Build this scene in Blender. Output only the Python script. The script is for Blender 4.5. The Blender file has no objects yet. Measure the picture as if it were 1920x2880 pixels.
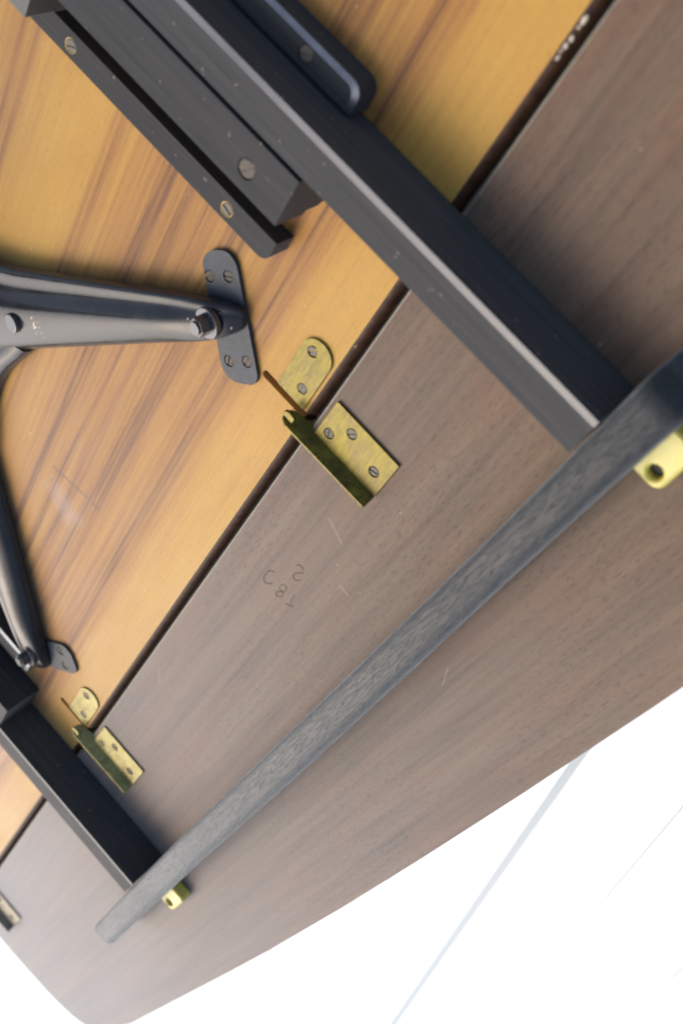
import bpy, bmesh, math, random
from mathutils import Matrix, Vector, geometry
from mathutils.bvhtree import BVHTree
random.seed(7)
R_ = math.radians
scene = bpy.context.scene
COL = scene.collection

# ------------------------------------------------------------------ camera
cam_d = bpy.data.cameras.new('camera'); cam = bpy.data.objects.new('camera', cam_d); COL.objects.link(cam)
rx = Vector((0.6744816, 0.72698121, -0.12873575))
_R = [(0.6744816, 0.42997953, -0.60016012), (0.72698121, -0.52854469, 0.43833644), (-0.12873575, -0.731955, -0.6690807)]
right = Vector((_R[0][0], _R[0][1], _R[0][2])); down = Vector((_R[1][0], _R[1][1], _R[1][2])); fwd = Vector((_R[2][0], _R[2][1], _R[2][2]))
m = Matrix.Identity(4)
for i in range(3):
    m[i][0] = right[i]; m[i][1] = -down[i]; m[i][2] = -fwd[i]
m.translation = Vector((0.14816984, 0.56210577, 0.51602494))
cam.matrix_world = m
cam_d.sensor_fit = 'VERTICAL'; cam_d.sensor_height = 36; cam_d.sensor_width = 24; cam_d.lens = 41.496
cam_d.clip_start = 0.01; cam_d.clip_end = 500
cam_d.dof.use_dof = True; cam_d.dof.focus_distance = 0.84; cam_d.dof.aperture_fstop = 6.3
scene.camera = cam

# ------------------------------------------------------------------ light
SUN_EL, SUN_AZ = 47, 186          # soft high light from beyond the far end of the table
w = bpy.data.worlds.new('World'); scene.world = w; w.use_nodes = True
nt = w.node_tree; bg = nt.nodes['Background']
sky = nt.nodes.new('ShaderNodeTexSky'); sky.sky_type = 'NISHITA'; sky.sun_disc = False
sky.sun_elevation = R_(SUN_EL); sky.sun_rotation = R_(SUN_AZ); sky.dust_density = 5.0; sky.air_density = 1.0; sky.ozone_density = 1.0
hsv = nt.nodes.new('ShaderNodeHueSaturation'); hsv.inputs['Saturation'].default_value = 1.05
nt.links.new(sky.outputs[0], hsv.inputs['Color']); nt.links.new(hsv.outputs[0], bg.inputs[0]); bg.inputs[1].default_value = 0.15
sd = bpy.data.lights.new('sun', 'SUN'); sd.energy = 0.45; sd.angle = R_(70); sd.color = (1.0, 0.995, 0.985)
so = bpy.data.objects.new('sun', sd); COL.objects.link(so)
sdir = Vector((math.sin(R_(SUN_AZ))*math.cos(R_(SUN_EL)), math.cos(R_(SUN_AZ))*math.cos(R_(SUN_EL)), math.sin(R_(SUN_EL))))
so.rotation_euler = sdir.to_track_quat('Z', 'Y').to_euler()
so.location = sdir*3
scene.view_settings.view_transform = 'Standard'; scene.view_settings.look = 'None'
scene.view_settings.exposure = 1.02; scene.view_settings.gamma = 1.0
scene.render.engine = 'CYCLES'; scene.cycles.filter_width = 2.0

# ------------------------------------------------------------------ node helpers
def lin(r, g, b):
    f = lambda c: ((c/255+0.055)/1.055)**2.4 if c/255 > 0.04045 else c/255/12.92
    return (f(r), f(g), f(b), 1)
def sc(c, k):
    q = lin(*c); return (q[0]*k, q[1]*k, q[2]*k, 1)
class NB:
    def __init__(s, name):
        s.mat = bpy.data.materials.new(name); s.mat.use_nodes = True; s.t = s.mat.node_tree
        s.b = s.t.nodes['Principled BSDF']; s.tc = s.t.nodes.new('ShaderNodeTexCoord')
    def n(s, t, **k):
        x = s.t.nodes.new(t)
        for a, v in k.items(): setattr(x, a, v)
        return x
    def l(s, a, b): s.t.links.new(a, b)
    def map(s, scale, loc=(0, 0, 0), rot=(0, 0, 0)):
        x = s.n('ShaderNodeMapping'); x.inputs['Scale'].default_value = scale; x.inputs['Location'].default_value = loc; x.inputs['Rotation'].default_value = rot
        s.l(s.tc.outputs['Object'], x.inputs[0]); return x.outputs[0]
    def noise(s, vec, scale=1, detail=3, rough=.5, dist=0):
        x = s.n('ShaderNodeTexNoise'); s.l(vec, x.inputs['Vector']); x.inputs['Scale'].default_value = scale
        x.inputs['Detail'].default_value = detail; x.inputs['Roughness'].default_value = rough; x.inputs['Distortion'].default_value = dist
        return x.outputs['Fac']
    def ramp(s, fac, stops, interp='LINEAR'):
        x = s.n('ShaderNodeValToRGB'); cr = x.color_ramp; cr.interpolation = interp
        stops = sorted(stops, key=lambda q: q[0])
        while len(cr.elements) < len(stops): cr.elements.new(0.5)
        for i, (p, c) in enumerate(stops):
            if not isinstance(c, (tuple, list)): c = (c, c, c, 1)
            cr.elements[i].position = p; cr.elements[i].color = c
        s.l(fac, x.inputs[0]); return x.outputs[0]
    def mix(s, fac, a, b, mode='MIX'):
        x = s.n('ShaderNodeMix'); x.data_type = 'RGBA'; x.blend_type = mode; x.clamp_factor = True
        for sock, v in ((x.inputs[0], fac), (x.inputs[6], a), (x.inputs[7], b)):
            if isinstance(v, (int, float, tuple)): sock.default_value = v
            else: s.l(v, sock)
        return x.outputs[2]
    def math(s, op, a, b=0., c=0.):
        x = s.n('ShaderNodeMath', operation=op)
        for i, v in enumerate((a, b, c)):
            if isinstance(v, (int, float)): x.inputs[i].default_value = v
            else: s.l(v, x.inputs[i])
        return x.outputs[0]
    def sep(s):
        x = s.n('ShaderNodeSeparateXYZ'); s.l(s.tc.outputs['Object'], x.inputs[0]); return x.outputs
    def bump(s, h, dist, strength=1.):
        x = s.n('ShaderNodeBump'); x.inputs['Distance'].default_value = dist; x.inputs['Strength'].default_value = strength
        s.l(h, x.inputs['Height']); s.l(x.outputs[0], s.b.inputs['Normal']); return x
    def segment(s, x0, y0, x1, y1, wdt):
        """mask of a worn line on the surface between two points"""
        X, Y, Z = s.sep(); L = math.hypot(x1-x0, y1-y0); ux, uy = (x1-x0)/L, (y1-y0)/L
        nz = s.noise(s.map((120, 120, 120)), 1, 2)
        dx = s.math('SUBTRACT', X, x0); dy = s.math('SUBTRACT', Y, y0)
        a = s.math('ADD', s.math('MULTIPLY', dx, ux), s.math('MULTIPLY', dy, uy))
        d = s.math('ADD', s.math('MULTIPLY', dx, -uy), s.math('MULTIPLY', dy, ux))
        d = s.math('ADD', d, s.math('MULTIPLY', s.math('SUBTRACT', nz, .5), wdt*1.5))
        e = s.math('MAXIMUM', s.math('ABSOLUTE', d), s.math('SUBTRACT', s.math('ABSOLUTE', s.math('SUBTRACT', a, L/2)), L/2-wdt))
        r = s.n('ShaderNodeMapRange'); r.inputs[1].default_value = wdt*.3; r.inputs[2].default_value = wdt*1.4; r.inputs[3].default_value = 1; r.inputs[4].default_value = 0
        s.l(e, r.inputs[0]); return r.outputs[0]
    def out(s, color=None, rough=None, metal=None, spec=None, coat=None, dust=0):
        if dust:        # cool sheen standing in for lens haze and glare at low angles
            s.b.inputs['Sheen Weight'].default_value = dust; s.b.inputs['Sheen Roughness'].default_value = .45; s.b.inputs['Sheen Tint'].default_value = (.90, .96, 1, 1)
        for key, v in (('Base Color', color), ('Roughness', rough), ('Metallic', metal), ('Specular IOR Level', spec), ('Coat Weight', coat)):
            if v is None: continue
            if isinstance(v, (int, float, tuple)): s.b.inputs[key].default_value = v
            else: s.l(v, s.b.inputs[key])
        return s.mat

def mat_gold_wood():
    q = NB('gold_veneer')
    X, Y, Z = q.sep()
    warp = q.math('MULTIPLY', q.math('SUBTRACT', q.noise(q.map((2.5, 2.2, 1)), 1, 2), .5), .008)
    warp2 = q.math('MULTIPLY', q.math('SUBTRACT', q.noise(q.map((60, 7, 1)), 1, 3), .5), .0035)
    xx = q.math('ADD', q.math('ADD', X, warp), warp2)
    f = q.math('ADD', q.math('MULTIPLY', xx, 1/.4), .95)          # X -.38 -> 0, X .02 -> 1
    P = [(-.36, .35), (-.314, .3), (-.307, .85), (-.302, .4), (-.297, .75), (-.291, .18), (-.27, .05), (-.238, .0), (-.224, .12), (-.2195, .8), (-.217, .3), (-.214, .7),
         (-.209, .34), (-.194, .40), (-.180, .55), (-.172, .85), (-.166, .85), (-.160, .50), (-.149, .85), (-.142, .45), (-.134, .80), (-.125, .45), (-.112, .9), (-.103, .7),
         (-.094, .42), (-.085, .55), (-.070, .75), (-.061, .6), (-.050, .16), (-.03, .03), (0., .12)]
    tone = q.ramp(f, [((x+.38)/.4, v) for x, v in P])
    lines = q.noise(q.map((330, 2.0, 1), (8, 1, 0)), 1, 2, .5)
    fine = q.noise(q.map((520, 9, 1)), 1, 4, .6)
    fine2 = q.noise(q.map((170, 5, 1), (3, 1, 0)), 1, 3, .55)
    tone2 = q.math('ADD', tone, q.math('MULTIPLY', q.math('SUBTRACT', fine2, .5), q.math('MULTIPLY_ADD', tone, 1.2, .35)))
    tone2 = q.math('ADD', tone2, q.math('MULTIPLY', q.math('SUBTRACT', lines, .5), q.math('MULTIPLY', tone, 1.5)))
    tone3 = q.math('ADD', tone2, q.math('MULTIPLY', q.math('SUBTRACT', fine, .5), .62))
    base = q.ramp(tone3, [(0, sc(GOLD[0], GK)), (.40, sc(GOLD[1], GK)), (.78, sc(GOLD[2], GK)), (1, sc(GOLD[3], GK))])
    blot = q.noise(q.map((26, 12, 1)), 1, 4, .6)
    base = q.mix(q.ramp(blot, [(.35, 0.), (.75, .45)]), base, q.mix(1., base, (.80, .66, .55, 1), 'MULTIPLY'))
    # fine ray flecks / pores
    pore = q.ramp(q.noise(q.map((1500, 160, 1)), 1, 3, .6), [(.36, .35), (.45, 0.)])
    base = q.mix(pore, base, q.mix(1., base, (.55, .40, .30, 1), 'MULTIPLY'))
    # old handling marks
    s1 = q.segment(-.1605, -.2185, -.1065, -.2101, .0016)
    base = q.mix(q.math('MULTIPLY', s1, .6), base, (.09, .06, .05, 1))
    s2 = q.segment(-.1565, -.236, -.118, -.2515, .012)
    base = q.mix(q.math('MULTIPLY', s2, .28), base, (.30, .25, .24, 1))
    dots = q.ramp(q.noise(q.map((260, 200, 1)), 1, 1), [(.80, 0.), (.83, .6)])
    base = q.mix(dots, base, (.65, .55, .40, 1))
    q.bump(fine, .0001, .35)
    rg = q.ramp(q.noise(q.map((40, 10, 1)), 1, 3), [(.3, .40), (.7, .50)])
    return q.out(base, rg, spec=.12, dust=.35)

def mat_brown_wood():
    q = NB('brown_veneer')
    streak = q.noise(q.map((70, 2.4, 1)), 1, 4, .6, .3)
    streak2 = q.noise(q.map((260, 8, 1), (5, 2, 0)), 1, 3, .6)
    broad = q.noise(q.map((9, 3, 1), (1, 4, 0)), 1, 3, .5)
    v = q.math('ADD', q.math('MULTIPLY', streak, .55), q.math('ADD', q.math('MULTIPLY', streak2, .3), q.math('MULTIPLY', broad, .3)))
    base = q.ramp(v, [(.40, sc(BROWN[0], BK)), (.51, sc(BROWN[1], BK)), (.60, sc(BROWN[2], BK)), (.70, sc(BROWN[3], BK))])
    hue = q.noise(q.map((34, 7, 1), (9, 9, 0)), 1, 3, .6)
    base = q.mix(q.ramp(hue, [(.42, 0.), (.7, .5)]), base, q.mix(1., base, (1.28, .97, .80, 1), 'MULTIPLY'))
    p1 = q.ramp(q.noise(q.map((760, 105, 1)), 1, 2, .5), [(.33, 1.), (.43, 0.)])
    p2 = q.ramp(q.noise(q.map((1300, 150, 1), (3, 3, 0)), 1, 2, .5), [(.34, .7), (.45, 0.)])
    pore = q.math('MAXIMUM', p1, p2)
    base = q.mix(q.math('MULTIPLY', pore, q.ramp(q.noise(q.map((14, 6, 1), (7, 3, 0)), 1, 3), [(.35, .30), (.65, .75)])), base, q.mix(1., base, (.42, .42, .46, 1), 'MULTIPLY'))
    for (a, b_, c, d, wd, k) in ((.0449, -.0156, .0629, -.0237, .0007, .5), (.0802, -.0543, .0896, -.0553, .0009, .45), (.0685, -.0419, .0705, -.0415, .0004, .8),
                               (.012, -.30, .020, -.318, .0007, .4), (.17, -.03, .176, -.045, .0005, .5), (.064, .171, .069, .174, .0005, .5)):
        base = q.mix(q.math('MULTIPLY', q.segment(a, b_, c, d, wd), k*.35), base, (.45, .41, .35, 1))
    dots = q.ramp(q.noise(q.map((210, 170, 1)), 1, 1), [(.80, 0.), (.82, .5)])
    base = q.mix(dots, base, (.45, .40, .34, 1))
    hgt = q.math('SUBTRACT', streak2, pore)
    q.bump(hgt, .00012, .5)
    rg = q.ramp(broad, [(.3, .42), (.7, .50)])
    return q.out(base, rg, spec=.10, dust=.75)

def mat_black_wood(name, rough=(.34, .5), base=.022, spec=.5, grain='X', tint=(1.0, 1.0, .98), bumpk=.5):
    q = NB(name)
    sc = (12, 420, 420) if grain == 'X' else (420, 12, 420)
    sc2 = (45, 900, 900) if grain == 'X' else (700, 70, 700)
    g = q.noise(q.map(sc), 1, 4, .6); g2 = q.noise(q.map(sc2), 1, 3, .6)
    blot = q.noise(q.map((30, 30, 30)), 1, 4, .6)
    c = q.ramp(g, [(.3, (base*.8*tint[0], base*.8*tint[1], base*.8*tint[2], 1)), (.7, (base*1.2*tint[0], base*1.18*tint[1], base*1.16*tint[2], 1))])
    sp = q.ramp(q.noise(q.map((330, 300, 300)), 1, 1), [(.755, 0.), (.78, .7)])
    c = q.mix(sp, c, (.20, .16, .12, 1))
    r = q.ramp(blot, [(.3, rough[0]), (.7, rough[1])])
    q.bump(q.math('ADD', g, g2), .00012, bumpk)
    return q.out(c, r, spec=spec, dust=.08)

def mat_crossbar():
    q = NB('gloss_black_grain')
    g = q.noise(q.map((520, 55, 520)), 1, 3, .55, .4); g2 = q.noise(q.map((1100, 150, 1100)), 1, 2, .5)
    pits = q.ramp(g, [(.40, 1.), (.52, 0.)])
    c = q.ramp(g2, [(.3, (.010, .012, .013, 1)), (.7, (.024, .028, .030, 1))])
    h = q.math('SUBTRACT', q.math('MULTIPLY', g2, .5), pits)
    q.bump(h, .00034, .7)
    r = q.ramp(q.noise(q.map((25, 12, 25)), 1, 3), [(.3, .24), (.7, .36)])
    return q.out(c, r, spec=.12, dust=.34)

def mat_paint():
    q = NB('black_enamel')
    n = q.noise(q.map((60, 60, 60)), 1, 4, .6); n2 = q.noise(q.map((420, 420, 420)), 1, 3, .6)
    c = q.ramp(n, [(.3, (.014, .015, .016, 1)), (.7, (.022, .024, .026, 1))])
    worn = q.ramp(q.noise(q.map((330, 240, 330)), 1, 2), [(.76, 0.), (.79, .8)])
    c = q.mix(worn, c, (.16, .16, .15, 1))
    q.bump(q.math('ADD', q.math('MULTIPLY', n, 3.), n2), .00022, .35)
    r = q.ramp(n, [(.3, .15), (.7, .27)])
    return q.out(c, r, spec=.24)

def mat_plate():
    q = NB('dark_grey_steel')
    n = q.noise(q.map((200, 200, 200)), 1, 4, .6)
    c = q.ramp(n, [(.3, (.028, .034, .040, 1)), (.7, (.045, .053, .061, 1))])
    q.bump(n, .0001, .4)
    return q.out(c, .5, spec=.2)

def mat_brass(pale=False):
    q = NB('tarnished_brass_pale' if pale else 'tarnished_brass')
    n = q.noise(q.map((75, 75, 75)), 1, 5, .65, .6); n2 = q.noise(q.map((700, 90, 300), rot=(0, 0, .5)), 1, 3, .6)
    n3 = q.noise(q.map((260, 260, 260), (2, 5, 1)), 1, 3)
    f = q.math('ADD', q.math('MULTIPLY', n, .7), q.math('MULTIPLY', n2, .35))
    if pale: c = q.ramp(f, [(.32, lin(74, 66, 34)), (.5, lin(116, 108, 60)), (.66, lin(140, 134, 88))])
    else: c = q.ramp(f, [(.34, lin(50, 42, 14)), (.47, lin(82, 73, 20)), (.58, lin(104, 93, 27)), (.72, lin(122, 113, 46))])
    c = q.mix(q.ramp(n3, [(.62, 0.), (.74, .55)]), c, (.10, .08, .035, 1))
    q.bump(q.math('ADD', n2, n), .00015, .4)
    r = q.ramp(n, [(.3, .36), (.7, .55)])
    return q.out(c, r, metal=.45, spec=.4)

def mat_simple(name, c1, c2, rough, metal=0., scale=300, bump=.0001, spec=.5):
    q = NB(name); n = q.noise(q.map((scale,)*3), 1, 3, .6)
    c = q.ramp(n, [(.3, (*c1, 1)), (.7, (*c2, 1))]); q.bump(n, bump, .4)
    return q.out(c, rough, metal=metal, spec=spec)

GK, BK = .70, .62
GOLD = [(197, 153, 68), (180, 132, 62), (156, 109, 56), (124, 84, 47)]
BROWN = [(83, 67, 51), (104, 84, 65), (115, 94, 73), (125, 104, 81)]
M = dict(gold=mat_gold_wood(), brown=mat_brown_wood(),
    runner=mat_black_wood('black_stained_runner', (.42, .55), .036, .05),
    rail=mat_black_wood('black_stained_rail', (.42, .52), .046, .03),
    burnish=mat_simple('burnished_edge', (.035, .04, .05), (.05, .056, .066), .24, 0., scale=60, bump=.00005, spec=.32),
    burnish2=mat_simple('burnished_edge_sheltered', (.07, .08, .095), (.11, .125, .145), .34, .8, scale=60, bump=.00005, spec=1.0),  # pale metallic edge colour paints a highlight where the rail blocks the light
    bar=mat_crossbar(), paint=mat_paint(), plate=mat_plate(), brass=mat_brass(), brass_pale=mat_brass(True), brass_dull=mat_simple('dull_brown_brass', (.09, .075, .045), (.17, .145, .09), .5, .2, 90),
    lipping=mat_simple('brown_lipping', (.022, .010, .005), (.055, .026, .013), .5, scale=160, spec=.15),
    edge=mat_simple('olive_edge_band', (.12, .10, .06), (.20, .17, .10), .5),
    screw=mat_simple('aged_steel_screw', (.055, .047, .034), (.13, .11, .078), .6, .15, 500),
    screw_rusty=mat_simple('rusty_screw', (.045, .036, .024), (.10, .08, .058), .7, .1, 420),
    hole=mat_simple('raw_wood_ring', (.38, .22, .05), (.62, .42, .12), .6),
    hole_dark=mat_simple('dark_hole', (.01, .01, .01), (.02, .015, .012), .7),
    nylon=mat_simple('yellow_nylon', (.46, .40, .065), (.52, .47, .10), .34, scale=90),
    chip=mat_simple('bare_chip', (.30, .24, .16), (.52, .45, .34), .6, scale=900),
    bolt=mat_simple('painted_bolt', (.018, .018, .019), (.05, .05, .05), .24, .0, 700, .0003, .7),
    mark=mat_simple('stamped_ink', (.06, .052, .040), (.085, .074, .058), .8),
    white=mat_simple('white_painted_board', (.66, .73, .76), (.70, .77, .80), .5, scale=8, bump=.0005),
    ground=mat_simple('grey_ground', (.22, .23, .23), (.30, .31, .31), .8, scale=6, bump=.001))
M['nylon'].node_tree.nodes['Principled BSDF'].inputs['Subsurface Weight'].default_value = .15
M['nylon'].node_tree.nodes['Principled BSDF'].inputs['Subsurface Radius'].default_value = (.004, .003, .001)

# ------------------------------------------------------------------ mesh helpers
def obj(name, bm, mat, parent=None, loc=None, rot=None, smooth=False, bevel=0, seg=2):
    me = bpy.data.meshes.new(name); bmesh.ops.recalc_face_normals(bm, faces=bm.faces[:]); bm.to_mesh(me); bm.free()
    me.materials.append(mat)
    if smooth: me.polygons.foreach_set('use_smooth', [True]*len(me.polygons))
    o = bpy.data.objects.new(name, me); COL.objects.link(o)
    if loc: o.location = loc
    if rot: o.rotation_euler = rot
    if parent: par(o, parent)
    if bevel:
        b = o.modifiers.new('bevel', 'BEVEL'); b.width = bevel; b.segments = seg; b.limit_method = 'ANGLE'; b.angle_limit = R_(35)
        b.harden_normals = True
        me.polygons.foreach_set('use_smooth', [True]*len(me.polygons)); 
        me.set_sharp_from_angle(angle=R_(35))
    return o
def par(o, p):
    o.parent = p
    q = p; off = Vector((0, 0, 0))
    while q is not None and q.type == 'EMPTY': off += q.location; q = q.parent
    # parts are modelled in table coordinates: cancel the empty's offset
    if p.type == 'EMPTY': o.matrix_parent_inverse = Matrix.Translation(-off)
def empty(name, loc, label, cat, group=None):
    o = bpy.data.objects.new(name, None); COL.objects.link(o); o.location = loc; o.empty_display_size = .02
    o['label'] = label; o['category'] = cat
    if group: o['group'] = group
    return o
def dup(o, loc, parent=None, mat=None):
    c = o.copy(); COL.objects.link(c); c.location = loc
    if parent is not None:
        c.parent = None; c.matrix_parent_inverse = Matrix.Identity(4); par(c, parent)
    return c
def prism(pts, z0, z1, bm=None):
    bm = bm or bmesh.new()
    a = [bm.verts.new((x, y, z0)) for x, y in pts]; b = [bm.verts.new((x, y, z1)) for x, y in pts]
    n = len(pts)
    bm.faces.new(a); bm.faces.new(b)
    for i in range(n): bm.faces.new((a[i], a[(i+1) % n], b[(i+1) % n], b[i]))
    return bm
def box(x0, x1, y0, y1, z0, z1, bm=None): return prism([(x0, y0), (x1, y0), (x1, y1), (x0, y1)], z0, z1, bm)
def xsweep(profile, x0, x1, n=1, bm=None):
    """profile of (y,z) swept along x"""
    bm = bm or bmesh.new(); rows = []
    for i in range(n+1):
        x = x0+(x1-x0)*i/n; rows.append([bm.verts.new((x, y, z)) for y, z in profile])
    k = len(profile)
    for i in range(n):
        for j in range(k): bm.faces.new((rows[i][j], rows[i][(j+1) % k], rows[i+1][(j+1) % k], rows[i+1][j]))
    bm.faces.new(rows[0]); bm.faces.new(rows[-1]); return bm
def rounded(pts, radii, n=6):
    out = []
    k = len(pts)
    for i in range(k):
        p = Vector(pts[i]); a = Vector(pts[i-1])-p; b = Vector(pts[(i+1) % k])-p; r = radii[i] if isinstance(radii, (list, tuple)) else radii
        if r <= 0: out.append(tuple(p)); continue
        la, lb = a.length, b.length; a.normalize(); b.normalize(); ang = a.angle(b); t = min(r/math.tan(ang/2), la*.49, lb*.49); r = t*math.tan(ang/2)
        p0 = p+a*t; p1 = p+b*t; c = p+(a+b).normalized()*(r/math.sin(ang/2))
        a0 = math.atan2(p0.y-c.y, p0.x-c.x); a1 = math.atan2(p1.y-c.y, p1.x-c.x); d = (a1-a0+math.pi) % (2*math.pi)-math.pi
        for j in range(n+1): out.append((c.x+r*math.cos(a0+d*j/n), c.y+r*math.sin(a0+d*j/n)))
    return out
def circle(cx, cy, r, n=24, ry=None): return [(cx+r*math.cos(2*math.pi*i/n), cy+(ry or r)*math.sin(2*math.pi*i/n)) for i in range(n)]
def cut(o, cutters):
    """boolean holes, baked into the mesh"""
    bm = bmesh.new()
    for pts, z0, z1 in cutters: prism(pts, z0, z1, bm)
    bmesh.ops.recalc_face_normals(bm, faces=bm.faces[:])
    me = bpy.data.meshes.new('c'); bm.to_mesh(me); bm.free(); c = bpy.data.objects.new('c', me); COL.objects.link(c)
    b = o.modifiers.new('cut', 'BOOLEAN'); b.operation = 'DIFFERENCE'; b.object = c; b.solver = 'EXACT'
    while o.modifiers[0] != b: o.modifiers.move(o.modifiers.find('cut'), 0)
    keep = [mm for mm in o.modifiers if mm != b]
    st = [(mm, mm.show_viewport) for mm in keep]
    for mm in keep: mm.show_viewport = False
    bpy.context.view_layer.update()
    dg = bpy.context.evaluated_depsgraph_get()
    new = bpy.data.meshes.new_from_object(o.evaluated_get(dg)); old = o.data; o.modifiers.remove(b); o.data = new; new.name = old.name
    for mm, v in st: mm.show_viewport = v
    bpy.data.objects.remove(c)

def screw_mesh(name, r, h, mat, slot=.2, depth=.0007):
    """slotted countersunk head, top at z=0, one mesh"""
    bm = bmesh.new(); n = 20; sw = r*slot
    prism(circle(0, 0, r, 28), -h, -depth, bm)
    for s in (1, -1):
        a0 = math.asin(sw/r); pts = []
        for i in range(n+1):
            a = a0+(math.pi-2*a0)*i/n; pts.append((r*math.cos(a), s*r*math.sin(a)))
        m0 = len(bm.verts)
        # domed half: rim slightly lower than the middle
        top = [bm.verts.new((x*.86, y*.86 if abs(y*.86) > sw else s*sw, 0)) for x, y in pts]; rim = [bm.verts.new((x, y, -r*.07)) for x, y in pts]; bot = [bm.verts.new((x, y, -depth)) for x, y in pts]
        bm.faces.new(top)
        for A, B in ((top, rim), (rim, bot)):
            for i in range(n): bm.faces.new((A[i], A[i+1], B[i+1], B[i]))
            bm.faces.new((A[0], A[-1], B[-1], B[0])) if True else None
    me = bpy.data.meshes.new(name); bmesh.ops.recalc_face_normals(bm, faces=bm.faces[:]); bm.to_mesh(me); bm.free(); me.materials.append(mat)
    return me
SM = dict(big=screw_mesh('screw', .0056, .002, M['screw_rusty']), run=screw_mesh('screw', .0044, .002, M['screw']),
          small=screw_mesh('screw', .0036, .0018, M['screw_rusty']), brass=screw_mesh('screw', .0034, .0018, M['screw']))
def screw(kind, x, y, z, rot, parent, tilt=0):
    o = bpy.data.objects.new('screw', SM[kind]); COL.objects.link(o); o.location = (x, y, z); o.rotation_euler = (tilt, tilt*.7, rot); par(o, parent); return o

# ------------------------------------------------------------------ setting: ground and white boards
bm = bmesh.new(); s = 60
bm.faces.new([bm.verts.new(v) for v in ((-s, -s, 0), (s, -s, 0), (s, s, 0), (-s, s, 0))])
g = obj('ground', bm, M['ground'], loc=(0, 0, -.545)); g['kind'] = 'structure'
BWX = 0
fl = bpy.data.objects.new('white_board_floor', None); COL.objects.link(fl); fl.location = (0, 0, -.54); fl['kind'] = 'structure'
ang = math.atan2(.25, .97)      # boards run away from the viewer, a little off the table's axis
BW = .124
bmb = prism([(-BW/2+.0014, -9), (BW/2-.0014, -9), (BW/2-.0014, 9), (-BW/2+.0014, 9)], 0, .04)
u = obj('underlay', box(-9, 9, -9, 9, .0, .0365), mat_simple('pale_underlay', (.46, .51, .53), (.52, .57, .59), .8), None, loc=(0, 0, -.5405)); u['kind'] = 'structure'
jf = obj('floor_joint', prism([(-.0055, -9), (.0055, -9), (.0055, 9), (-.0055, 9)], 0, .0385), mat_simple('grey_joint', (.38, .42, .43), (.44, .48, .49), .8), fl); jf.location = (.4000+.0036, -.64, -.54); jf.rotation_euler = (0, 0, ang)
base = None
for i in range(-44, 46):
    cx = .4000+ (i+.5)*BW
    if i >= 0: cx += .0085       # one open joint shows darker than the others
    if base is None:
        b = obj('board', bmb, M['white'], fl); b.modifiers.clear(); base = b
    else:
        b = base.copy(); COL.objects.link(b)
    # cx measured at Y=-.64 across the boards
    px, py = cx*math.cos(ang)**2, -.64+0.0
    b.location = (.4000+(cx-.4000), -.64, -.54+random.uniform(0, .0008)); b.rotation_euler = (0, 0, ang)
    b.location.x = .4000+(cx-.4000)/math.cos(ang)
    b.location.z = -.54+random.uniform(-.0006, .0006)
    b.scale = (1, 1, 1)

# ------------------------------------------------------------------ thing 1: dining table body (gold panel + runners + pedestal)
tb = empty('dining_table', (-.4, -.15, 0), 'upturned dining table with golden striped veneer underside, black runners and glossy black pedestal arms', 'table')
yl, yh = -1.0405, .9205
endc = [(-1.2, yl+.012), (-.8, yl+.003), (-.4, yl), (-.0095, yl)]
pts = endc+[(x, -.12-y) for x, y in reversed(endc)]
panel = obj('golden_panel', prism(pts, -.02, 0), M['gold'], tb)
lip = obj('edge_lipping', xsweep([(0, 0)]*0 or [(-.0093, -.020), (-.0042, -.020), (-.0042, -.0085), (-.0046, -.0058), (-.0054, -.0032), (-.0068, -.0012), (-.0081, -.0004), (-.0093, -.0002)], 0, 1), M['lipping'], tb)
# re-orient the lipping profile: sweep was along x, it has to run along y
for v in lip.data.vertices:
    x, y, z = v.co; v.co = (y, yl+x*(yh-yl), z)
lip.data.polygons.foreach_set('use_smooth', [True]*len(lip.data.polygons)); lip.data.set_sharp_from_angle(angle=R_(40))
LO = [0, -.5064, -.997]          # the three latches along the joint
slots = []
for d in LO:
    slots.append((rounded([(-.0485, .0312+d), (.01, .0312+d), (.01, .0372+d), (-.0485, .0372+d)], [.0028, 0, 0, .0028]), -.009, .004))
cut(panel, slots); cut(lip, slots)
# runners S1/S2 (outer, near rail 1) and mirrored for rail 2
def yy(y, mirror): return -.33-y if mirror else y
def runner(y0, y1, chamfer_hi, mirror, xe=-.0764, x0=-.95):
    a, b = sorted((yy(y0, mirror), yy(y1, mirror))); hi = chamfer_hi != mirror
    # plan with one rounded end corner on the outer side
    c = [(x0, a), (xe, a), (xe, b), (x0, b)]
    P = rounded(c, [0, .0105 if not hi else 0, .0105 if hi else 0, 0], 8)
    out = b if hi else a; sg = -1 if hi else 1
    def ring(t):        # the outline drawn in from the outer side and the end only
        q = []
        for x, y in P:
            k = max(0, 1-abs(y-out)/.0172)
            q.append((x-(t if x > xe-.0105 else 0)*min(1, (x-(xe-.0105))/.0105 if x > xe-.0105 else 0), y+sg*t*k if abs(y-out) < .0105 else y))
        return q
    bm = bmesh.new(); rows = []
    for t, z in ((0, .0003), (0, .0146), (.0004, .0151), (.0040, .0160)) if hi else ((0, .0003), (0, .0153), (.0004, .0158), (.0010, .0160)):
        rows.append([bm.verts.new((x, y, z)) for x, y in ring(t)])
    n = len(P)
    for A, B in zip(rows, rows[1:]):
        for i in range(n): bm.faces.new((A[i], A[(i+1) % n], B[(i+1) % n], B[i]))
    bm.faces.new(rows[0]); bm.faces.new(rows[-1])
    o = obj('runner', bm, M['runner'], tb); o.data.materials.append(M['burnish2'])
    for f in o.data.polygons:
        zz = [o.data.vertices[i].co.z for i in f.vertices]
        if hi and min(zz) > .01505 and max(zz)-min(zz) > .0005 and max(zz) < .0161: f.material_index = 1
    o.data.polygons.foreach_set('use_smooth', [True]*len(o.data.polygons)); o.data.set_sharp_from_angle(angle=R_(8))
    return o
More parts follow.
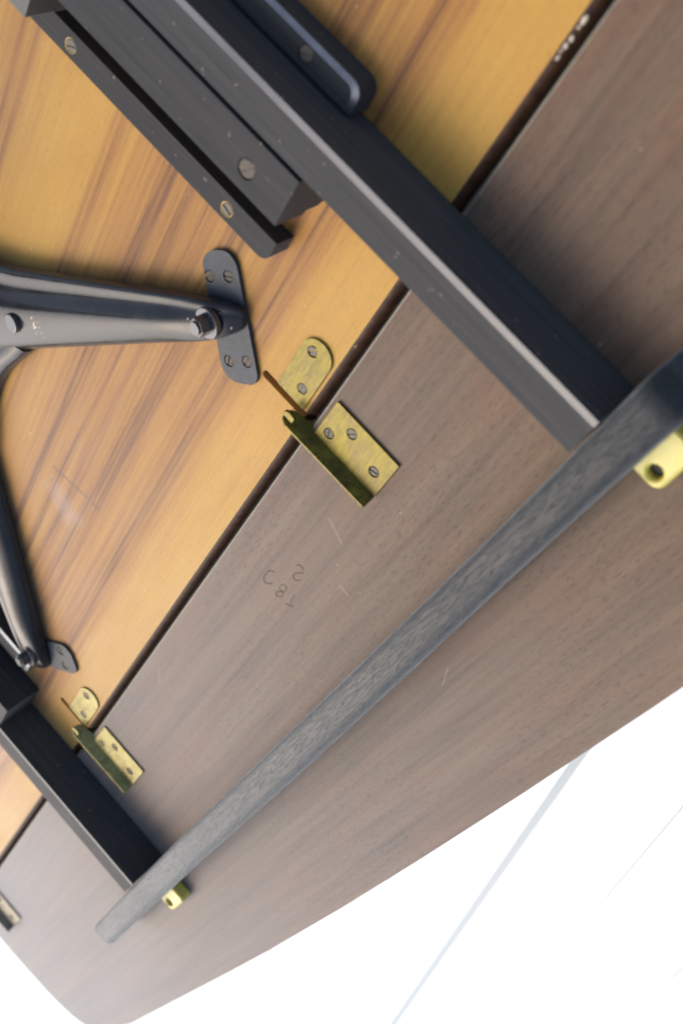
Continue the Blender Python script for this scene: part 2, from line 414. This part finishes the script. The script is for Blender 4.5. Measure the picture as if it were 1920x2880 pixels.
def pocket(o, xs, y, z, kind, rr, ring=None):
    cut(o, [(circle(x, y, rr, 24), z-.0016, z+.01) for x in xs])
    for i, x in enumerate(xs):
        if ring:
            bm = bmesh.new(); c1 = circle(0, 0, rr-.0001, 24); c2 = circle(0, 0, rr*.80, 24)
            A = [bm.verts.new((*p, 0)) for p in c1]; B = [bm.verts.new((*p, -.0008)) for p in c2]
            for j in range(24): bm.faces.new((A[j], A[(j+1) % 24], B[(j+1) % 24], B[j]))
            obj('screw_collar', bm, ring, o, loc=(x, y, z-.0001))
        screw(kind, x, y, z-.0003, [0.5, -.3, 1.1, .8][i % 4], o, .04)
r1 = runner(.1128, .1300, False, False); pocket(r1, [-.2568, -.1150], .1207, .016, 'run', .0050, M['hole'])
r2 = runner(.2255, .2428, True, False);  pocket(r2, [-.1145, -.30], .2333, .016, 'run', .0050)
r3 = runner(.1128, .1300, False, True, xe=-.0850);   pocket(r3, [-.2568], yy(.1207, True), .016, 'run', .0050, M['hole'])
r4 = runner(.2255, .2428, True, True)
def spacer(mirror):
    a, b = sorted((yy(.1600, mirror), yy(.1925, mirror)))
    inner = a if not mirror else b; sgn = 1 if not mirror else -1
    y = lambda d: inner+sgn*d
    prof = [(y(0), .0415), (y(.0325), .0415), (y(.0325), .0003), (y(.0040), .0003), (y(.0040), .0035), (y(.0022), .0045), (y(.0022), .0155), (y(-.0005), .0170), (y(-.0005), .0240), (y(0), .0240)]
    o = obj('spacer_bar', xsweep(prof, -.95, -.0712, 1), M['runner'], tb, bevel=.0007)
    cut(o, [(circle(-.1018, y(.0135), .0063), .0400, .05)]); screw('big', -.1018, y(.0135), .0412, 1.0, o, .05)
    return o
spacer(False); spacer(True)
# stop block straddling the far runner at the upper left
obj('stop_block', box(-.40, -.2685, .1370, .1598, .0003, .0465), mat_black_wood('worn_black_block', (.4, .55), .05, .5, 'X', (1.1, 1.05, .85)), tb, bevel=.0008)

# keeper plates (brass, rounded far end) on the golden panel
def keeper(d, mat):
    P = rounded([(-.0362, .0382+d), (-.0118, .0382+d), (-.0118, .0895+d), (-.0362, .0895+d)], [.0006, .0006, .0121, .0121], 10)
    o = obj('keeper_plate', prism(P, .0002, .0017), mat, tb, bevel=.0004)
    cut(o, [(circle(-.0275, .0790+d, .0041), .0006, .01), (circle(-.0200, .0505+d, .0039), .0006, .01)])
    screw('brass', -.0279, .0786+d, .0012, 1.0, o, .10); screw('brass', -.0200, .0505+d, .0016, 1.5, o, .05)
    return o
keeper(LO[0], M['brass']); keeper(LO[1], M['brass_pale']); keeper(LO[2], M['brass_dull'])

# pedestal casting: two arms with trough-shaped tops, hub web and stub column
MY = -.193
def arm_section(w):
    """(t across 0..1 from the near side, height)"""
    return [(0, .0025), (.005, .012), (.02, .0160), (.06, .0174), (.12, .0172), (.19, .0168), (.25, .0172), (.33, .0198), (.41, .0222), (.50, .0228), (.62, .0222), (.74, .0208), (.83, .0190), (.90, .0170), (.95, .0142), (.98, .0105), (.995, .0065), (1.0, .0025)]
def arm(mirror):
    bm = bmesh.new(); rows = []
    N0 = Vector((-.272, -.087)); N1 = Vector((-.0896, .0659)); F0 = Vector((-.228, -.143)); F1 = Vector((-.076, .0406))
    S = [-.32, -.2, -.1, 0, .12, .25, .4, .55, .7, .8, .88, .94, .975, .99, 1.0]
    for s_ in S:
        n = N0.lerp(N1, s_); f = F0.lerp(F1, s_)
        if s_ < .12: n = n+Vector((-.64, .77))*(.28*(.12-s_)**2)      # flares into the hub
        # rounded nose
        e = max(0, (s_-.88)/.12)
        k = math.sqrt(max(0, 1-e*e)) if e > 0 else 1
        k = .30+.70*k if e > 0 else 1
        c = (n+f)/2; n2 = c+(n-c)*k; f2 = c+(f-c)*k
        adv = Vector((.77, .64))*(.010*e)
        hs = 1-.10*e-.55*e**4
        flat = .0 if s_ < .82 else min(1, (s_-.82)/.1)
        row = []
        for t, h in arm_section(0):
            hh = h+((.0185-h)*.75*flat if .10 < t < .97 else 0)
            p = n2.lerp(f2, t)+adv; y = p.y if not mirror else 2*MY-p.y
            row.append(bm.verts.new((p.x, y, hh*hs if hh > .003 else hh)))
        rows.append(row)
    k = len(rows[0])
    for i in range(len(rows)-1):
        for j in range(k-1): bm.faces.new((rows[i][j], rows[i][j+1], rows[i+1][j+1], rows[i+1][j]))
        bm.faces.new((rows[i][0], rows[i][-1], rows[i+1][-1], rows[i+1][0]))
    bm.faces.new(rows[0]); bm.faces.new(rows[-1])
    o = obj('pedestal_arm', bm, M['paint'], tb, smooth=True)
    m2 = o.modifiers.new('sub', 'SUBSURF'); m2.levels = 2; m2.render_levels = 2
    return o
arms = [arm(False), arm(True)]
bpy.context.view_layer.update()
def drop(o, x, y):
    dg = bpy.context.evaluated_depsgraph_get(); b = BVHTree.FromObject(o, dg); h = b.ray_cast(Vector((x, y, .2)), Vector((0, 0, -1)))
    return (h[0].z, h[1]) if h[0] else (.0, Vector((0, 0, 1)))
# hub web with a fillet between the arms
def webpts(off):
    half = [(-.2120+off, -.1250), (-.2165+off, -.1385), (-.2230+off, -.1560), (-.2275+off, -.1740), (-.2290+off, MY)]
    return half+[(x, 2*MY-y) for x, y in reversed(half[:-1])]
bm = bmesh.new(); lv = []
for off, z in ((0, .002), (.0003, .010), (-.002, .0140), (-.008, .0160), (-.014, .0155), (-.030, .0105), (-.05, .009)):
    lv.append([bm.verts.new((x, MY+(y-MY)*(1+off*1.0), z)) for x, y in webpts(off)])
for A, B in zip(lv, lv[1:]):
    for i in range(len(A)-1): bm.faces.new((A[i], A[i+1], B[i+1], B[i]))
bk = [bm.verts.new((-.33, y, .009)) for y in [-.09-.206*i/8 for i in range(9)]]
for i in range(8): bm.faces.new((lv[-1][i], lv[-1][i+1], bk[i+1], bk[i]))
obj('hub_web', bm, M['paint'], tb, smooth=True)
bm = bmesh.new()
prof = [(.078, .0), (.078, .012), (.070, .022), (.050, .030), (.040, .045), (.036, .08), (.034, .20), (.034, .32)]
rows = [[bm.verts.new((-.372+r*math.cos(a), MY+r*math.sin(a), z)) for a in [2*math.pi*i/36 for i in range(36)]] for r, z in prof]
for A, B in zip(rows, rows[1:]):
    for i in range(36): bm.faces.new((A[i], A[(i+1) % 36], B[(i+1) % 36], B[i]))
bm.faces.new(rows[-1])
obj('pedestal_column', bm, M['paint'], tb, smooth=True)
# mounting plates with four screws
PL = [(-.1225, .0665), (-.1185, .0775), (-.1090, .0865), (-.0995, .0845), (-.0480, .0290), (-.0480, .0215), (-.0610, .0100), (-.0720, .0095)]
PS = [(-.1117, .0604), (-.1002, .0720), (-.0715, .0205), (-.0605, .0321)]
for mi in (False, True):
    my = (lambda y: 2*MY-y) if mi else (lambda y: y)
    P = rounded([(x, my(y)) for x, y in PL], [.012, .012, .012, .012, .012, .012, .014, .012], 7)
    if mi: P = P[::-1]
    o = obj('mounting_plate', prism(P, .0003, .0030), M['plate'], tb, bevel=.0004)
    S = [(x, my(y)) for x, y in PS]
    cut(o, [(circle(x, y, .0042), .0016, .01) for x, y in S])
    for i, (x, y) in enumerate(S): screw('small', x, y, .0026, [1.0, .6, 1.9, 1.4][i], o, .07)
# hex bolts standing in the arm ends, in a dark pocket
for mi, o in zip((False, True), arms):
    c = Vector((-.0905, .0455)); y = c.y if not mi else 2*MY-c.y
    bm = bmesh.new(); prism([(.0072*math.cos(R_(60*i+18)), .0072*math.sin(R_(60*i+18))) for i in range(6)], .0, .0085, bm)
    for v in bm.verts:
        if v.co.z > .008: v.co.x *= .93; v.co.y *= .93
    prism(circle(0, 0, .0047, 20), .0085, .0102, bm)
    prism(circle(0, 0, .0105, 28), -.0035, .0006, bm)
    bo = obj('hex_bolt', bm, M['bolt'], o, loc=(c.x, y, .0188), rot=(.12, -.10, 0), bevel=.0005)
    bm = bmesh.new(); prism([(-.0036, -.0006), (.0036, -.0006), (.0036, .0006), (-.0036, .0006)], .0100, .0106, bm)
# a second, slotted bolt nearer the hub
for mi, o in zip((False, True), arms):
    x, y = -.2245, -.0985; y = y if not mi else 2*MY-y
    z, n = drop(o, x, y)
    bm = bmesh.new(); prism(circle(0, 0, .0075, 24), -.003, .0030, bm); 
    b2 = obj('slotted_bolt', bm, M['bolt'], o, loc=(x, y, z), bevel=.001)
    cut(b2, [([(-.0085, -.0014), (.0085, -.0014), (.0085, .0014), (-.0085, .0014)], .0008, .01)])
    b2.rotation_euler = (.15, 0, -1.05 if not mi else 1.05)
def chips(parent, P, mat, target=None, sz=.0012, name='paint_chip'):
    bm = bmesh.new()
    for (x, y, z, k) in P:
        if target:
            z, n = drop(target, x, y)
        r = sz*k; m_ = 7; a0 = random.random()*6
        top = [bm.verts.new((x+.75*r*random.uniform(.35, 1.3)*math.cos(a0+6.283*i/m_), y+1.7*r*random.uniform(.35, 1.3)*math.sin(a0+6.283*i/m_), z+.00012)) for i in range(m_)]
        c = bm.verts.new((x, y, z+.0002)); bt = [bm.verts.new((v.co.x, v.co.y, z-.0012)) for v in top]
        for i in range(m_):
            bm.faces.new((top[i], top[(i+1) % m_], c)); bm.faces.new((top[i], bt[i], bt[(i+1) % m_], top[(i+1) % m_]))
    o = obj(name, bm, mat, parent); o['kind'] = 'stuff'; return o
chips(arms[0], [(-.2110, -.0790, 0, .9), (-.2080, -.0815, 0, 1.2), (-.2062, -.0835, 0, 1.3), (-.2030, -.0800, 0, .6), (-.2005, -.0840, 0, .6), (-.2040, -.0885, 0, .7), (-.198, -.082, 0, .35), (-.2055, -.0765, 0, .5), (-.1970, -.0862, 0, .35), (-.2085, -.0855, 0, .4)], M['chip'], arms[0])
chips(arms[0], [(-.0775, .0520, .0150, .9), (-.1030, .0370, .0190, .6), (-.0985, .0490, .0192, .6), (-.0960, .0525, .0190, .35), (-.0880, .0560, .0190, .45)], M['chip'], arms[0], .0010)
chips(lip, [(-.0070, .3380, -.0005, 1.5), (-.0074, .3335, -.0005, 1.1), (-.0070, .3274, -.0005, 1.2), (-.0074, .3232, -.0005, 1.0), (-.0078, .3200, -.0005, .7), (-.0072, .3166, -.0005, 1.1), (-.0084, .3010, -.0006, .8), (-.0080, .105, -.0006, .6), (-.0084, .118, -.0006, .5)], M['chip'], None, .0011, 'edge_chip')

# ------------------------------------------------------------------ thing 2: extension leaf
lf = empty('extension_leaf', (.13, -.15, 0), 'dark brown veneered extension leaf beside the golden panel, with brass latch brackets and stamped marks', 'table leaf')
half = [(.0003, -1.0405), (.054, -1.0396), (.11, -1.036), (.1545, -1.0296), (.188, -1.018), (.2058, -1.0054), (.220, -.983), (.2290, -.950), (.2403, -.8776), (.2492, -.69), (.2545, -.58), (.2584, -.4847), (.2624, -.3373), (.2642, -.20), (.2648, -.06)]
pts = half+[(x, -.12-y) for x, y in reversed(half[:-1])]
leafp = obj('brown_panel', prism(pts, -.02, 0), M['brown'], lf, bevel=.0007)
obj('edge_band', box(-.0005, .0002, -1.0395, .9195, -.0195, -.0006), M['edge'], lf)
def bracket(d, mat, full=True):
    P = rounded([(.0030, .0315+d), (.0592, .0315+d), (.0592, .0655+d), (.0036, .0655+d)], [0, .0005, .0007, .0007], 2)
    o = obj('latch_bracket', prism(P, .0002, .0019), mat, lf, bevel=.0004)
    S = [(.0113, .0408+d), (.0233, .0552+d), (.0490, .0465+d)]
    cut(o, [(circle(x, y, .0039), .0008, .01) for x, y in S])
    for i, (x, y) in enumerate(S): screw('brass', x, y, .0017, [1.9, .9, .2][i], o, .06)
    # upright flange: tongue runs past the bracket into the slot of the golden panel
    bm = bmesh.new()
    side = rounded([(-.0188, .0012), (.0040, -.0030), (.0592, .0002), (.0600, .0105), (-.0130, .0112), (-.0188, .0085)], [.0035, 0, .001, .0015, .003, .0035], 4)
    A = [bm.verts.new((x, .0302+d-.0050*z/.011, z)) for x, z in side]; B = [bm.verts.new((x, .0318+d-.0050*z/.011, z)) for x, z in side]
    bm.faces.new(A); bm.faces.new(B)
    for i in range(len(A)): bm.faces.new((A[i], A[(i+1) % len(A)], B[(i+1) % len(B)], B[i]))
    obj('flange', bm, mat, o, bevel=.0003)
    # hooked nose of the tongue, turned towards the keeper plate
    bm = bmesh.new(); prism(rounded([(-.0186, .0318+d), (-.0098, .0318+d), (-.0098, .0362+d), (-.0150, .0372+d), (-.0186, .0350+d)], [0, .0005, .001, .002, .001], 3), .0082, .0112, bm)
    obj('tongue_nose', bm, mat, o, bevel=.0006)
bracket(LO[0], M['brass']); bracket(LO[1], M['brass_pale']); bracket(LO[2], M['brass_dull'])
# stamped marks
def img(a, b):   # pixel of the close view -> point on the leaf
    u, v = 700+a/5.2267, 1540+b/5.2267
    d = right*((u-960)/3319.65)+down*((v-1440)/3319.65)+fwd; C = m.translation; t = -C.z/d.z; p = C+d*t; return (p.x, p.y)
def stroke(lines, wd=.0007):
    bm = bmesh.new()
    for L in lines:
        P = [Vector(img(*q)) for q in L]
        Q = [P[0]]
        for i in range(len(P)-1):      # catmull-rom
            p0, p1, p2, p3 = P[max(i-1, 0)], P[i], P[i+1], P[min(i+2, len(P)-1)]
            for j in range(1, 6):
                t = j/5; Q.append(.5*((2*p1)+(p2-p0)*t+(2*p0-5*p1+4*p2-p3)*t*t+(3*p1-p0-3*p2+p3)*t**3))
        prev = None
        for i, q in enumerate(Q):
            tg = (Q[min(i+1, len(Q)-1)]-Q[max(i-1, 0)]).normalized(); nn = Vector((-tg.y, tg.x)); k = wd*(.55+.45*math.sin(math.pi*i/(len(Q)-1)))*random.uniform(.85, 1.1)
            row = [bm.verts.new((*(q+nn*k), .00004)), bm.verts.new((*(q-nn*k), .00004)), bm.verts.new((*(q-nn*k), .00016)), bm.verts.new((*(q+nn*k), .00016))]
            if prev:
                for j in range(4): bm.faces.new((prev[j], prev[(j+1) % 4], row[(j+1) % 4], row[j]))
            prev = row
    return bm
obj('stamped_letter', stroke([[(385, 360), (310, 345), (250, 385), (215, 455), (240, 510), (290, 530), (350, 520)]]), M['mark'], lf)
obj('stamped_number', stroke([[(690, 262), (745, 258), (790, 305), (800, 340)], [(805, 380), (730, 374), (680, 382), (650, 415), (660, 460), (710, 484), (765, 476)]]), M['mark'], lf)
obj('stamped_number', stroke([[(450, 590), (490, 540), (545, 575), (535, 640), (480, 650), (405, 650), (400, 695), (455, 720), (500, 690), (485, 645), (455, 620), (450, 590)]], .0006), M['mark'], lf)
obj('stamped_number', stroke([[(672, 690), (640, 750), (600, 815)], [(535, 822), (595, 850), (650, 868)]]), M['mark'], lf)

# ------------------------------------------------------------------ thing 3: sliding frame (two rails, cross bar, nylon blocks)
sf = empty('sliding_frame', (.0, -.165, .02), 'black wooden sliding frame with two long rails joined by a glossy cross bar', 'table slide')
def rail(mirror):
    a, b = (.1950, .2223) if not mirror else (-.5522, -.5248)
    prof = [(a, .0010), (b, .0010), (b, .0418), (b-.0004, .0423), (b-.0054, .0415), (a+.0008, .0415), (a, .0407)]
    bm = xsweep(prof, -.95, .1272, 1)
    o = obj('rail', bm, M['rail'], sf); o.data.materials.append(M['burnish'])
    for f in o.data.polygons:
        if len(f.vertices) == 4 and all(b-.0055 < o.data.vertices[i].co.y < b-.0003 for i in f.vertices): f.material_index = 1
    return o
ra = rail(False); rb = rail(True)
chips(ra, [(-.0715, .2165, .0412, .9), (-.0690, .2170, .0412, .8), (-.0755, .2140, .0412, .35), (-.1000, .2120, .0412, .5)], M['chip'], None, .0007)
# cross bar: outer bevel, ends rounded down
inner = [(.2600, .1278), (.2000, .1288), (.1200, .1298), (.0000, .1297), (-.2000, .1286), (-.4000, .1276), (-.5700, .1288), (-.672, .1300)]
outer = [(.2600, .1550), (.2000, .1541), (.1200, .1540), (.0000, .1549), (-.2000, .1560), (-.4000, .1547), (-.5700, .1556), (-.672, .1562)]
def lerp_tab(tab, y):
    for (y0, x0), (y1, x1) in zip(tab, tab[1:]):
        if y <= y0 and y >= y1: return x0+(x1-x0)*(y0-y)/(y0-y1)
    return tab[-1][1] if y < tab[-1][0] else tab[0][1]
bm = bmesh.new(); rows = []; ys = [.2615, .2608, .2590, .2560, .2520, .2440]+[.2440-(.9060-.006)*i/60 for i in range(1, 61)]+[-.6640, -.6680, -.6705, -.6722, -.6730]
for y in ys:
    xi, xo = lerp_tab(inner, y), lerp_tab(outer, y)
    de = min(.262-y, y+.6735)           # distance to an end
    # the bar is deepest at the ends and sweeps thinner to the middle
    top = .0415+.0015*math.cos(max(-1, min(1, (y+.2)/.46))*math.pi/2)
    if y > .2: top -= .012*max(0, 1-(.262-y)/.012)**2
    rr = .0035 if y < .2 else .0045
    inset = 0.0
    if de < .005: inset = .005-math.sqrt(max(0, .005**2-(.005-de)**2))
    xi += inset; xo -= inset
    prof = [(xi, .0006), (xi, top-.0045), (xi+.0008, top-.0022), (xi+.0026, top-.0006), (xi+.0055, top-.0001), ((xi+xo)/2, top-.0006), (xo-.0075, top-.0001), (xo-.0038, top-.0008), (xo-.0014, top-.0026), (xo, top-.0060), (xo, .0006)]
    rows.append([bm.verts.new((x, y, z)) for x, z in prof])
k = len(rows[0])
for A, B in zip(rows, rows[1:]):
    for j in range(k): bm.faces.new((A[j], A[(j+1) % k], B[(j+1) % k], B[j]))
bm.faces.new(rows[0]); bm.faces.new(rows[-1])
cb = obj('cross_bar', bm, M['bar'], sf, smooth=True); cb.data.set_sharp_from_angle(angle=R_(50))
# pale yellow nylon glide blocks under the bar at each rail
def block(y0, y1, x1=.1722):
    P = rounded([(.150, y0), (x1, y0), (x1, y1), (.150, y1)], [.0025, .0065, .0055, .0025], 7)
    o = obj('nylon_glide', prism(P, .0006, .0135), M['nylon'], sf, bevel=.0036, seg=4)
    cut(o, [(circle(.1635, y0+.0085, .0040, 20), .0060, .03)])
    obj('fixing_hole', prism(circle(.1635, y0+.0085, .0039, 20), .0062, .0090), M['hole_dark'], o)  # dark plug stands in for the shade inside the hole
    return o
block(.1955, .2305); block(-.5630, -.5290, .1722)

bpy.context.view_layer.update()
for o in bpy.data.objects:
    if o.type == 'MESH' and o.data.materials and o.parent and o.parent.name in ('dining_table', 'extension_leaf', 'sliding_frame'):
        pass
